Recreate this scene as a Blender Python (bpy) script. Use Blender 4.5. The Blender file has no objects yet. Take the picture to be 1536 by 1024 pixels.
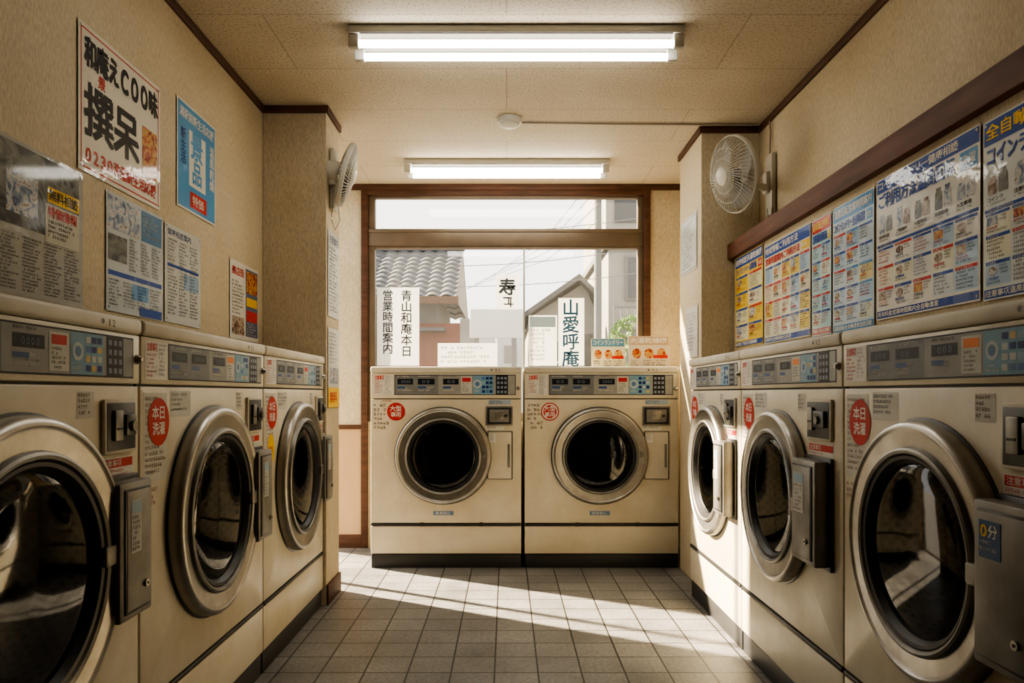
import bpy, bmesh, math, random
from mathutils import Vector, Matrix, Euler
R=random.Random(7)
scene=bpy.context.scene
col=scene.collection

# ------------------------------------------------------------------ materials
MC={}
def mat(name,color,rough=.5,metal=0,coat=0,var=0,vscale=8,bump=0,bscale=60,spec=.5,emit=0,stretch=None,coat_r=.1,grime=None):
    if name in MC: return MC[name]
    m=bpy.data.materials.new(name); m.use_nodes=True
    nt=m.node_tree; b=nt.nodes['Principled BSDF']
    b.inputs['Base Color'].default_value=(*color,1)
    b.inputs['Roughness'].default_value=rough
    b.inputs['Metallic'].default_value=metal
    b.inputs['Coat Weight'].default_value=coat
    b.inputs['Coat Roughness'].default_value=coat_r
    b.inputs['Specular IOR Level'].default_value=spec
    tc=nt.nodes.new('ShaderNodeTexCoord'); mp=nt.nodes.new('ShaderNodeMapping')
    nt.links.new(tc.outputs['Object'],mp.inputs['Vector'])
    if stretch: mp.inputs['Scale'].default_value=stretch
    if var:
        n=nt.nodes.new('ShaderNodeTexNoise'); n.inputs['Scale'].default_value=vscale; n.inputs['Detail'].default_value=6
        nt.links.new(mp.outputs[0],n.inputs['Vector'])
        r=nt.nodes.new('ShaderNodeValToRGB')
        r.color_ramp.elements[0].position=.3; r.color_ramp.elements[1].position=.7
        r.color_ramp.elements[0].color=(*[c*(1-var) for c in color],1)
        r.color_ramp.elements[1].color=(*[min(1,c*(1+var*.6)) for c in color],1)
        nt.links.new(n.outputs['Fac'],r.inputs['Fac']); last=r.outputs[0]
        if grime:
            n3=nt.nodes.new('ShaderNodeTexNoise'); n3.inputs['Scale'].default_value=2.2; n3.inputs['Detail'].default_value=9; n3.inputs['Roughness'].default_value=.7
            nt.links.new(tc.outputs['Object'],n3.inputs['Vector'])
            r3=nt.nodes.new('ShaderNodeValToRGB'); r3.color_ramp.elements[0].position=.38; r3.color_ramp.elements[1].position=.58
            r3.color_ramp.elements[0].color=(*grime,1); r3.color_ramp.elements[1].color=(1,1,1,1); nt.links.new(n3.outputs['Fac'],r3.inputs['Fac'])
            mx=nt.nodes.new('ShaderNodeMix'); mx.data_type='RGBA'; mx.blend_type='MULTIPLY'; mx.inputs['Factor'].default_value=1
            nt.links.new(last,mx.inputs[6]); nt.links.new(r3.outputs[0],mx.inputs[7]); last=mx.outputs[2]
            mr=nt.nodes.new('ShaderNodeMapRange'); mr.inputs['From Min'].default_value=.35; mr.inputs['From Max'].default_value=.6; mr.inputs['To Min'].default_value=min(1,rough+.18); mr.inputs['To Max'].default_value=rough
            nt.links.new(n3.outputs['Fac'],mr.inputs['Value']); nt.links.new(mr.outputs[0],b.inputs['Roughness'])
        nt.links.new(last,b.inputs['Base Color'])
    if bump:
        n=nt.nodes.new('ShaderNodeTexNoise'); n.inputs['Scale'].default_value=bscale; n.inputs['Detail'].default_value=4
        nt.links.new(mp.outputs[0],n.inputs['Vector'])
        bp=nt.nodes.new('ShaderNodeBump'); bp.inputs['Strength'].default_value=bump; bp.inputs['Distance'].default_value=.01
        nt.links.new(n.outputs['Fac'],bp.inputs['Height'])
        if coat: nt.links.new(bp.outputs[0],b.inputs['Coat Normal'])
        else: nt.links.new(bp.outputs[0],b.inputs['Normal'])
    MC[name]=m; return m
def paper(c):
    k='print_%02x%02x%02x'%tuple(int(max(0,min(1,x))*255) for x in c)
    return mat(k,c,rough=.6,coat=.25,coat_r=.06,bump=.4,bscale=7,var=.08,vscale=5,spec=.12)
def sticker(c):
    k='sticker_%02x%02x%02x'%tuple(int(max(0,min(1,x))*255) for x in c)
    return mat(k,c,rough=.45,var=.10,vscale=20,spec=.25)
WHITE=(.68,.665,.61); BLACK=(.012,.012,.014); RED=(.50,.022,.015); BLUE=(.010,.060,.30); YEL=(.80,.50,.015); LBLUE=(.08,.28,.54); GREY=(.22,.22,.22); CREAM=(.68,.63,.5); ORANGE=(.75,.22,.03); DBLUE=(.01,.03,.16)

def photo_mat(name,cols,scale):
    if name in MC: return MC[name]
    m=bpy.data.materials.new(name); m.use_nodes=True; nt=m.node_tree; b=nt.nodes['Principled BSDF']
    tc=nt.nodes.new('ShaderNodeTexCoord'); n=nt.nodes.new('ShaderNodeTexNoise'); n.inputs['Scale'].default_value=scale; n.inputs['Detail'].default_value=3; n.inputs['Distortion'].default_value=1.2
    nt.links.new(tc.outputs['Object'],n.inputs['Vector'])
    r=nt.nodes.new('ShaderNodeValToRGB'); cr=r.color_ramp
    for i,c in enumerate(cols):
        p=.3+.4*i/(len(cols)-1)
        if i==0: e=cr.elements[0]; e.position=p
        elif i==1: e=cr.elements[1]; e.position=p
        else: e=cr.elements.new(p)
        e.color=(*c,1)
    nt.links.new(n.outputs['Fac'],r.inputs['Fac']); nt.links.new(r.outputs[0],b.inputs['Base Color'])
    b.inputs['Roughness'].default_value=.55; b.inputs['Specular IOR Level'].default_value=.15; b.inputs['Coat Weight'].default_value=.25; b.inputs['Coat Roughness'].default_value=.06
    MC[name]=m; return m
PH_FOOD=photo_mat('photo_print_food',[(.04,.015,.01),(.35,.05,.02),(.6,.33,.08),(.25,.2,.1)],38)
PH_GREY=photo_mat('photo_print_grey',[(.01,.01,.01),(.06,.06,.055),(.20,.20,.175),(.04,.04,.035)],11)
PH_BLUE=photo_mat('photo_print_blue',[(.04,.05,.10),(.2,.25,.34),(.55,.55,.53),(.16,.09,.07)],34)
PH_BROWN=photo_mat('photo_print_brown',[(.06,.03,.02),(.22,.13,.09),(.5,.42,.33),(.10,.05,.04)],34)

M_CREAM=mat('cream_enamel',(.655,.60,.475),rough=.36,coat=.12,var=.06,vscale=3,coat_r=.2,grime=(.87,.82,.73))
M_CAP=mat('cream_plastic',(.62,.58,.485),rough=.5,var=.06,vscale=5,grime=(.86,.82,.74))
M_STEEL=mat('brushed_steel',(.42,.41,.385),rough=.32,metal=1,var=.18,vscale=12,grime=(.74,.69,.62))
M_STEEL2=mat('dull_steel',(.27,.265,.25),rough=.42,metal=1,var=.2,vscale=14,grime=(.75,.71,.65))
M_BOX=mat('grey_metal_box',(.27,.265,.25),rough=.45,metal=.7,var=.2,vscale=9,grime=(.77,.73,.67))
M_DSTEEL=mat('dark_steel',(.07,.07,.07),rough=.35,metal=.8,var=.15)
M_RUB=mat('black_rubber',(.012,.012,.012),rough=.45,bump=.05)
M_KICK=mat('dark_kick_plate',(.02,.019,.018),rough=.5,var=.3)
M_WOOD=mat('dark_wood',(.085,.038,.021),rough=.55,var=.35,vscale=6,stretch=(1,1,6),bump=.06,spec=.25)
M_WOODH=mat('dark_wood_rail',(.115,.047,.027),rough=.6,var=.45,vscale=9,stretch=(3,.4,3),bump=.06,spec=.2)
M_TAN=mat('tan_panel',(.50,.33,.17),rough=.5,var=.15,vscale=5,stretch=(1,1,.2))
M_ALU=mat('brown_aluminium',(.135,.10,.068),rough=.45,metal=.4,var=.15)
M_FANW=mat('fan_plastic',(.58,.555,.49),rough=.4,var=.1)
M_FANB=mat('fan_blade',(.28,.275,.25),rough=.35,var=.05)
M_LAMPW=mat('lamp_housing',(.55,.535,.48),rough=.4,var=.05)
M_LAMPR=mat('lamp_reflector_grey',(.14,.135,.12),rough=.5,var=.05,spec=.2)
M_CABLE=mat('cable',(.3,.24,.18),rough=.6,var=.1)

def nodes_wall(name,c,stretch,bs,lo=.80,p0=.35,p1=.62,gr=(.80,.75,.67)):
    m=bpy.data.materials.new(name); m.use_nodes=True; nt=m.node_tree; b=nt.nodes['Principled BSDF']
    g=nt.nodes.new('ShaderNodeNewGeometry'); mp=nt.nodes.new('ShaderNodeMapping'); mp.inputs['Scale'].default_value=stretch
    nt.links.new(g.outputs['Position'],mp.inputs['Vector'])
    n=nt.nodes.new('ShaderNodeTexNoise'); n.inputs['Scale'].default_value=bs; n.inputs['Detail'].default_value=5
    nt.links.new(mp.outputs[0],n.inputs['Vector'])
    n2=nt.nodes.new('ShaderNodeTexNoise'); n2.inputs['Scale'].default_value=1.1; n2.inputs['Detail'].default_value=8; n2.inputs['Roughness'].default_value=.6
    nt.links.new(g.outputs['Position'],n2.inputs['Vector'])
    r=nt.nodes.new('ShaderNodeValToRGB'); r.color_ramp.elements[0].position=p0; r.color_ramp.elements[1].position=p1
    r.color_ramp.elements[0].color=(*[x*lo for x in c],1); r.color_ramp.elements[1].color=(*[x*1.06 for x in c],1)
    nt.links.new(n.outputs['Fac'],r.inputs['Fac'])
    r2=nt.nodes.new('ShaderNodeValToRGB'); r2.color_ramp.elements[0].position=.34; r2.color_ramp.elements[1].position=.62
    r2.color_ramp.elements[0].color=(*gr,1); r2.color_ramp.elements[1].color=(1,1,1,1)
    nt.links.new(n2.outputs['Fac'],r2.inputs['Fac'])
    mx=nt.nodes.new('ShaderNodeMix'); mx.data_type='RGBA'; mx.blend_type='MULTIPLY'; mx.inputs['Factor'].default_value=1
    nt.links.new(r.outputs[0],mx.inputs[6]); nt.links.new(r2.outputs[0],mx.inputs[7]); nt.links.new(mx.outputs[2],b.inputs['Base Color'])
    bp=nt.nodes.new('ShaderNodeBump'); bp.inputs['Strength'].default_value=.4; bp.inputs['Distance'].default_value=.003
    nt.links.new(n.outputs['Fac'],bp.inputs['Height']); nt.links.new(bp.outputs[0],b.inputs['Normal'])
    b.inputs['Roughness'].default_value=.75
    return m,nt,b,mx,g
M_WALL,_,_,_,_=nodes_wall('wallpaper_beige',(.60,.518,.372),(1,1,.3),170)
M_CEIL,nt,b,mx,g=nodes_wall('ceiling_board',(.565,.50,.395),(1,1,1),100,lo=.64,p0=.34,p1=.5,gr=(.85,.81,.75))
br=nt.nodes.new('ShaderNodeTexBrick'); br.offset=.5; br.inputs['Scale'].default_value=1
br.inputs['Brick Width'].default_value=1.82; br.inputs['Row Height'].default_value=.455; br.inputs['Mortar Size'].default_value=.002
br.inputs['Color1'].default_value=(1,1,1,1); br.inputs['Color2'].default_value=(.95,.94,.92,1); br.inputs['Mortar'].default_value=(.55,.52,.48,1)
nt.links.new(g.outputs['Position'],br.inputs['Vector'])
m2=nt.nodes.new('ShaderNodeMix'); m2.data_type='RGBA'; m2.blend_type='MULTIPLY'; m2.inputs['Factor'].default_value=1
nt.links.new(mx.outputs[2],m2.inputs[6]); nt.links.new(br.outputs['Color'],m2.inputs[7]); nt.links.new(m2.outputs[2],b.inputs['Base Color'])

def floor_mat():
    m=bpy.data.materials.new('floor_tiles'); m.use_nodes=True; nt=m.node_tree; b=nt.nodes['Principled BSDF']
    g=nt.nodes.new('ShaderNodeNewGeometry')
    mp=nt.nodes.new('ShaderNodeMapping'); mp.inputs['Location'].default_value=(.045,.02,0); nt.links.new(g.outputs['Position'],mp.inputs['Vector'])
    br=nt.nodes.new('ShaderNodeTexBrick'); br.offset=0; br.inputs['Scale'].default_value=1
    br.inputs['Brick Width'].default_value=.162; br.inputs['Row Height'].default_value=.162; br.inputs['Mortar Size'].default_value=.0036; br.inputs['Mortar Smooth'].default_value=.2
    br.inputs['Color1'].default_value=(.265,.26,.25,1); br.inputs['Color2'].default_value=(.21,.206,.20,1); br.inputs['Mortar'].default_value=(.028,.023,.019,1)
    nt.links.new(mp.outputs[0],br.inputs['Vector'])
    n=nt.nodes.new('ShaderNodeTexNoise'); n.inputs['Scale'].default_value=70; n.inputs['Detail'].default_value=6; nt.links.new(g.outputs['Position'],n.inputs['Vector'])
    n2=nt.nodes.new('ShaderNodeTexNoise'); n2.inputs['Scale'].default_value=3; n2.inputs['Detail'].default_value=9; n2.inputs['Roughness'].default_value=.65; nt.links.new(g.outputs['Position'],n2.inputs['Vector'])
    r=nt.nodes.new('ShaderNodeMapRange'); r.inputs['From Min'].default_value=.3; r.inputs['From Max'].default_value=.7; r.inputs['To Min'].default_value=.66; r.inputs['To Max'].default_value=1.18
    nt.links.new(n.outputs['Fac'],r.inputs['Value'])
    r2=nt.nodes.new('ShaderNodeMapRange'); r2.inputs['From Min'].default_value=.3; r2.inputs['From Max'].default_value=.65; r2.inputs['To Min'].default_value=.62; r2.inputs['To Max'].default_value=1.12
    nt.links.new(n2.outputs['Fac'],r2.inputs['Value'])
    mu=nt.nodes.new('ShaderNodeMath'); mu.operation='MULTIPLY'; nt.links.new(r.outputs[0],mu.inputs[0]); nt.links.new(r2.outputs[0],mu.inputs[1])
    vm=nt.nodes.new('ShaderNodeVectorMath'); vm.operation='SCALE'; nt.links.new(br.outputs['Color'],vm.inputs[0]); nt.links.new(mu.outputs[0],vm.inputs['Scale'])
    nt.links.new(vm.outputs[0],b.inputs['Base Color'])
    rr=nt.nodes.new('ShaderNodeMapRange'); rr.inputs['To Min'].default_value=.28; rr.inputs['To Max'].default_value=.62; nt.links.new(n2.outputs['Fac'],rr.inputs['Value']); nt.links.new(rr.outputs[0],b.inputs['Roughness'])
    ad=nt.nodes.new('ShaderNodeMath'); ad.operation='MULTIPLY_ADD'; ad.inputs[1].default_value=-1; nt.links.new(br.outputs['Fac'],ad.inputs[0])
    s=nt.nodes.new('ShaderNodeMath'); s.operation='MULTIPLY'; s.inputs[1].default_value=.25; nt.links.new(n.outputs['Fac'],s.inputs[0]); nt.links.new(s.outputs[0],ad.inputs[2])
    bp=nt.nodes.new('ShaderNodeBump'); bp.inputs['Strength'].default_value=.6; bp.inputs['Distance'].default_value=.003; nt.links.new(ad.outputs[0],bp.inputs['Height']); nt.links.new(bp.outputs[0],b.inputs['Normal'])
    return m
M_FLOOR=floor_mat()

def drum_mat():
    m=bpy.data.materials.new('perforated_drum'); m.use_nodes=True; nt=m.node_tree; b=nt.nodes['Principled BSDF']
    uv=nt.nodes.new('ShaderNodeUVMap'); v=nt.nodes.new('ShaderNodeTexVoronoi'); v.voronoi_dimensions='2D'; v.inputs['Scale'].default_value=44; v.inputs['Randomness'].default_value=0
    mp=nt.nodes.new('ShaderNodeMapping'); mp.inputs['Rotation'].default_value=(0,0,.785)
    nt.links.new(uv.outputs[0],mp.inputs['Vector']); nt.links.new(mp.outputs[0],v.inputs['Vector'])
    r=nt.nodes.new('ShaderNodeValToRGB'); r.color_ramp.elements[0].position=.28; r.color_ramp.elements[1].position=.36
    r.color_ramp.elements[0].color=(.004,.004,.004,1); r.color_ramp.elements[1].color=(.13,.125,.115,1)
    nt.links.new(v.outputs['Distance'],r.inputs['Fac']); nt.links.new(r.outputs[0],b.inputs['Base Color'])
    b.inputs['Metallic'].default_value=.6; b.inputs['Roughness'].default_value=.5
    return m
M_DRUM=drum_mat()
def glass_mat(name,tint,gl_rough,haze=0,ior=1.5):
    m=bpy.data.materials.new(name); m.use_nodes=True; nt=m.node_tree; nt.nodes.remove(nt.nodes['Principled BSDF']); out=nt.nodes['Material Output']
    t=nt.nodes.new('ShaderNodeBsdfTransparent'); t.inputs[0].default_value=(*tint,1)
    g=nt.nodes.new('ShaderNodeBsdfGlossy'); g.inputs['Roughness'].default_value=gl_rough
    f=nt.nodes.new('ShaderNodeFresnel'); f.inputs[0].default_value=ior
    mx=nt.nodes.new('ShaderNodeMixShader'); nt.links.new(f.outputs[0],mx.inputs[0]); nt.links.new(t.outputs[0],mx.inputs[1]); nt.links.new(g.outputs[0],mx.inputs[2])
    last=mx
    if haze:  # haze of the bright view, put into the glass as a pale translucent layer
        n=nt.nodes.new('ShaderNodeTexNoise'); n.inputs['Scale'].default_value=3; n.inputs['Detail'].default_value=5
        mr=nt.nodes.new('ShaderNodeMapRange'); mr.inputs['To Min'].default_value=haze*.5; mr.inputs['To Max'].default_value=haze*1.5; nt.links.new(n.outputs['Fac'],mr.inputs['Value'])
        tr=nt.nodes.new('ShaderNodeBsdfTranslucent'); tr.inputs[0].default_value=(.9,.88,.83,1)
        m2=nt.nodes.new('ShaderNodeMixShader'); nt.links.new(mr.outputs[0],m2.inputs[0]); nt.links.new(mx.outputs[0],m2.inputs[1]); nt.links.new(tr.outputs[0],m2.inputs[2]); last=m2
    nt.links.new(last.outputs[0],out.inputs['Surface']); return m
M_DGLASS=glass_mat('door_glass',(.22,.23,.22),.05,ior=1.42)
M_WGLASS=glass_mat('window_glass',(.96,.97,.96),.02,haze=.02)
def emit_mat(name,c,s):
    m=bpy.data.materials.new(name); m.use_nodes=True; b=m.node_tree.nodes['Principled BSDF']; b.inputs['Emission Color'].default_value=(*c,1); b.inputs['Emission Strength'].default_value=s; b.inputs['Base Color'].default_value=(.9,.9,.9,1); return m
M_TUBE=emit_mat('fluorescent_tube',(1,.945,.83),25)

# ------------------------------------------------------------------ mesh builder
class MB:
    def __init__(s): s.v=[];s.f=[];s.m=[];s.mats=[];s.uv=None
    def mi(s,m):
        if m not in s.mats: s.mats.append(m)
        return s.mats.index(m)
    def add(s,vs,fs,m,M=None):
        o=len(s.v)
        if M is not None: vs=[tuple(M@Vector(p)) for p in vs]
        s.v.extend(vs); i=s.mi(m)
        for f in fs: s.f.append(tuple(a+o for a in f)); s.m.append(i)
    def box(s,x0,y0,z0,x1,y1,z1,m,bev=0,M=None,seg=2):
        if bev<=0:
            vs=[(x0,y0,z0),(x1,y0,z0),(x1,y1,z0),(x0,y1,z0),(x0,y0,z1),(x1,y0,z1),(x1,y1,z1),(x0,y1,z1)]
            fs=[(0,3,2,1),(4,5,6,7),(0,1,5,4),(1,2,6,5),(2,3,7,6),(3,0,4,7)]
        else:
            bm=bmesh.new(); bmesh.ops.create_cube(bm,size=1)
            for v in bm.verts: v.co=Vector(((x0+x1)/2+v.co.x*(x1-x0),(y0+y1)/2+v.co.y*(y1-y0),(z0+z1)/2+v.co.z*(z1-z0)))
            bmesh.ops.bevel(bm,geom=list(bm.edges),offset=min(bev,.45*min(abs(x1-x0),abs(y1-y0),abs(z1-z0))),segments=seg,affect='EDGES',profile=.5)
            bm.verts.index_update(); vs=[tuple(v.co) for v in bm.verts]; fs=[tuple(v.index for v in f.verts) for f in bm.faces]; bm.free()
        s.add(vs,fs,m,M)
    def rev(s,prof,m,M=None,n=64):
        vs=[];fs=[]
        for (r,h) in prof:
            for k in range(n):
                a=2*math.pi*k/n; vs.append((r*math.cos(a),r*math.sin(a),h))
        for i in range(len(prof)-1):
            for k in range(n):
                k2=(k+1)%n; fs.append((i*n+k,i*n+k2,(i+1)*n+k2,(i+1)*n+k))
        s.add(vs,fs,m,M)
    def cyl(s,p0,p1,r,m,n=16,r1=None):
        p0=Vector(p0);p1=Vector(p1);d=p1-p0;L=d.length; q=d.to_track_quat('Z','Y').to_matrix().to_4x4(); M=Matrix.Translation(p0)@q
        r1=r if r1 is None else r1
        s.rev([(0,0),(r,0),(r1,L),(0,L)],m,M,n)
    def obj(s,name,parent=None,loc=(0,0,0),rz=0,smooth=True,recalc=False,ang=35):
        me=bpy.data.meshes.new(name); me.from_pydata(s.v,[],s.f); 
        for m in s.mats: me.materials.append(m)
        me.polygons.foreach_set('material_index',s.m)
        if smooth:
            me.polygons.foreach_set('use_smooth',[True]*len(s.f))
        me.update()
        if recalc:
            bm=bmesh.new(); bm.from_mesh(me); bmesh.ops.remove_doubles(bm,verts=bm.verts,dist=1e-6); bmesh.ops.recalc_face_normals(bm,faces=bm.faces); bm.to_mesh(me); bm.free()
        if smooth: me.set_sharp_from_angle(angle=math.radians(ang))
        ob=bpy.data.objects.new(name,me); col.objects.link(ob); ob.location=loc; ob.rotation_euler=(0,0,rz)
        if parent: ob.parent=parent
        return ob
def empty(name,loc=(0,0,0),rz=0):
    e=bpy.data.objects.new(name,None); e.empty_display_size=.1; e.location=loc; e.rotation_euler=(0,0,rz); col.objects.link(e); return e
def curve(name,lines,r,m,parent=None):
    cu=bpy.data.curves.new(name,'CURVE'); cu.dimensions='3D'; cu.bevel_depth=r; cu.bevel_resolution=1; cu.resolution_u=4
    for pts,cyc in lines:
        sp=cu.splines.new('POLY'); sp.points.add(len(pts)-1)
        for i,p in enumerate(pts): sp.points[i].co=(*p,1)
        sp.use_cyclic_u=cyc
    cu.materials.append(m); ob=bpy.data.objects.new(name,cu); col.objects.link(ob)
    if parent: ob.parent=parent
    return ob

# ------------------------------------------------------------------ glyphs
TXT="国山愛呼春寿洗濯乾燥機利用方法毛布料金円分注意事項新生活応援和庵撰味呆景品大型専用時間禁止店内案全自動清潔安心特価情報地域健康相談薬局商店街祭日本青巻手湯駅前便利家族無料中小回転温風本日営業年月火水木土え0123456789COLコインランドリーのをごはでにくださいおすめ使"
LAT='0123456789COL'
GL={}; GOK=False
try:
    tmp=[]
    for ch in dict.fromkeys(TXT):
        cu=bpy.data.curves.new('g','FONT'); cu.body=ch; cu.resolution_u=4 if ch in LAT else 1; cu.offset=.008
        ob=bpy.data.objects.new('g',cu); col.objects.link(ob); tmp.append((ch,ob))
    dg=bpy.context.evaluated_depsgraph_get()
    for ch,ob in tmp:
        me=bpy.data.meshes.new_from_object(ob.evaluated_get(dg))
        vs=[(v.co.x,v.co.y) for v in me.vertices]; fs=[tuple(p.vertices) for p in me.polygons]
        GL[ch]=(vs,fs); bpy.data.meshes.remove(me)
    for ch,ob in tmp:
        cu=ob.data; bpy.data.objects.remove(ob); bpy.data.curves.remove(cu)
    a,b_=len(GL['山'][0]),len(GL['愛'][0]); print('GLYPH',a,b_)
    GOK = a>3 and b_>3 and a!=b_
except Exception as e: print('glyph fail',e)
def pseudo(rr,n=6):
    vs=[];fs=[]
    for i in range(n):
        if rr.random()<.5:
            y=rr.choice([.08,.27,.47,.66,.84]); x0=rr.uniform(.02,.3); x1=rr.uniform(.65,.96); q=(x0,y,x1,y+.10)
        else:
            x=rr.choice([.1,.3,.48,.66,.84]); y0=rr.uniform(.02,.3); y1=rr.uniform(.6,.95); q=(x,y0,x+.10,y1)
        o=len(vs); vs+= [(q[0],q[1]),(q[2],q[1]),(q[2],q[3]),(q[0],q[3])]; fs.append((o,o+1,o+2,o+3))
    return vs,fs
PS=[pseudo(R,7) for _ in range(30)]
if GOK:
    vs=GL['国'][0]; x0=min(v[0] for v in vs);x1=max(v[0] for v in vs);y0=min(v[1] for v in vs);y1=max(v[1] for v in vs)
    k=.92/(y1-y0)
    for ch in list(GL):
        g=GL[ch]
        if ch in LAT and g[0]:
            gx=min(v[0] for v in g[0]); gw=max(v[0] for v in g[0])-gx
            gy=min(v[1] for v in g[0]); gh=max(v[1] for v in g[0])-gy
            ww=.25 if ch=='1' else .66
            GL[ch]=([((v[0]-gx)/gw*ww+.5-ww/2,(v[1]-gy)/gh*.86+.06) for v in g[0]],g[1])
        else: GL[ch]=([((v[0]-x0)*k+.04,(v[1]-y0)*k+.04) for v in g[0]],g[1])
else:
    rr=random.Random(3); GL={ch:pseudo(rr,9) for ch in TXT}

LT=.0005
class Flat(MB):
    # coordinates u right, v up, facing -y
    def __init__(s,mf=paper,base=0): super().__init__(); s.mf=mf; s.base=base
    def _y(s,l): return s.base-l*LT
    def _m(s,c): return c if not isinstance(c,tuple) else s.mf(c)
    def rect(s,u0,v0,u1,v1,c,l=1):
        y=s._y(l); s.add([(u0,y,v0),(u1,y,v0),(u1,y,v1),(u0,y,v1)],[(0,1,2,3)],s._m(c))
    def frame(s,u0,v0,u1,v1,t,c,l=1):
        s.rect(u0,v0,u1,v0+t,c,l);s.rect(u0,v1-t,u1,v1,c,l);s.rect(u0,v0+t,u0+t,v1-t,c,l);s.rect(u1-t,v0+t,u1,v1-t,c,l)
    def circ(s,u,v,r,c,l=1,n=28,ry=None):
        y=s._y(l); ry=ry or r
        s.add([(u+r*math.cos(2*math.pi*k/n),y,v+ry*math.sin(2*math.pi*k/n)) for k in range(n)],[tuple(range(n))],s._m(c))
    def bag(s,u,v,w,h,c,l=1):
        y=s._y(l); P=[(-.4,0),(.4,0),(.5,.1),(.46,.75),(.3,.85),(.34,1),(-.34,1),(-.3,.85),(-.46,.75),(-.5,.1)]
        s.add([(u+a*w,y,v+b*h) for a,b in P],[tuple(range(len(P)))],s._m(c))
    def glyph(s,g,u,v,sx,sy,c,l):
        y=s._y(l); s.add([(u+a*sx,y,v+b*sy) for a,b in g[0]],g[1],s._m(c))
    def text(s,t,u,v,size,c,l=2,vert=False,bold=0,sx=1):
        for i,ch in enumerate(t):
            if ch==' ': continue
            g=GL.get(ch) or R.choice(PS)
            if size<.0085 and not vert: g=R.choice(PS)
            uu,vv=(u,v-(i+1)*size) if vert else (u+i*size*sx,v)
            s.glyph(g,uu,vv,size*sx,size,c,l)
            for b in range(bold):
                d=size*.020*(b+1); s.glyph(g,uu+d,vv,size*sx,size,c,l+.1*(b+1)); s.glyph(g,uu,vv+d,size*sx,size,c,l+.1*(b+1)+.05)
    def fit(s,t,u0,v0,u1,v1,c,l=2,bold=0):
        h=v1-v0; sx=min(1.3,(u1-u0)/(len(t)*h)); s.text(t,u0,v0,h,c,l,bold=bold,sx=sx)
    def block(s,u0,v0,u1,v1,size,c,l=2,rr=R,fill=.9):
        v=v1-size
        while v>=v0-1e-6:
            u=u0; end=u0+(u1-u0)*rr.uniform(.6,1)
            while u+size<=end:
                if rr.random()<fill: s.glyph(rr.choice(PS),u,v,size*.95,size,c,l)
                u+=size
            v-=size*1.4

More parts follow.
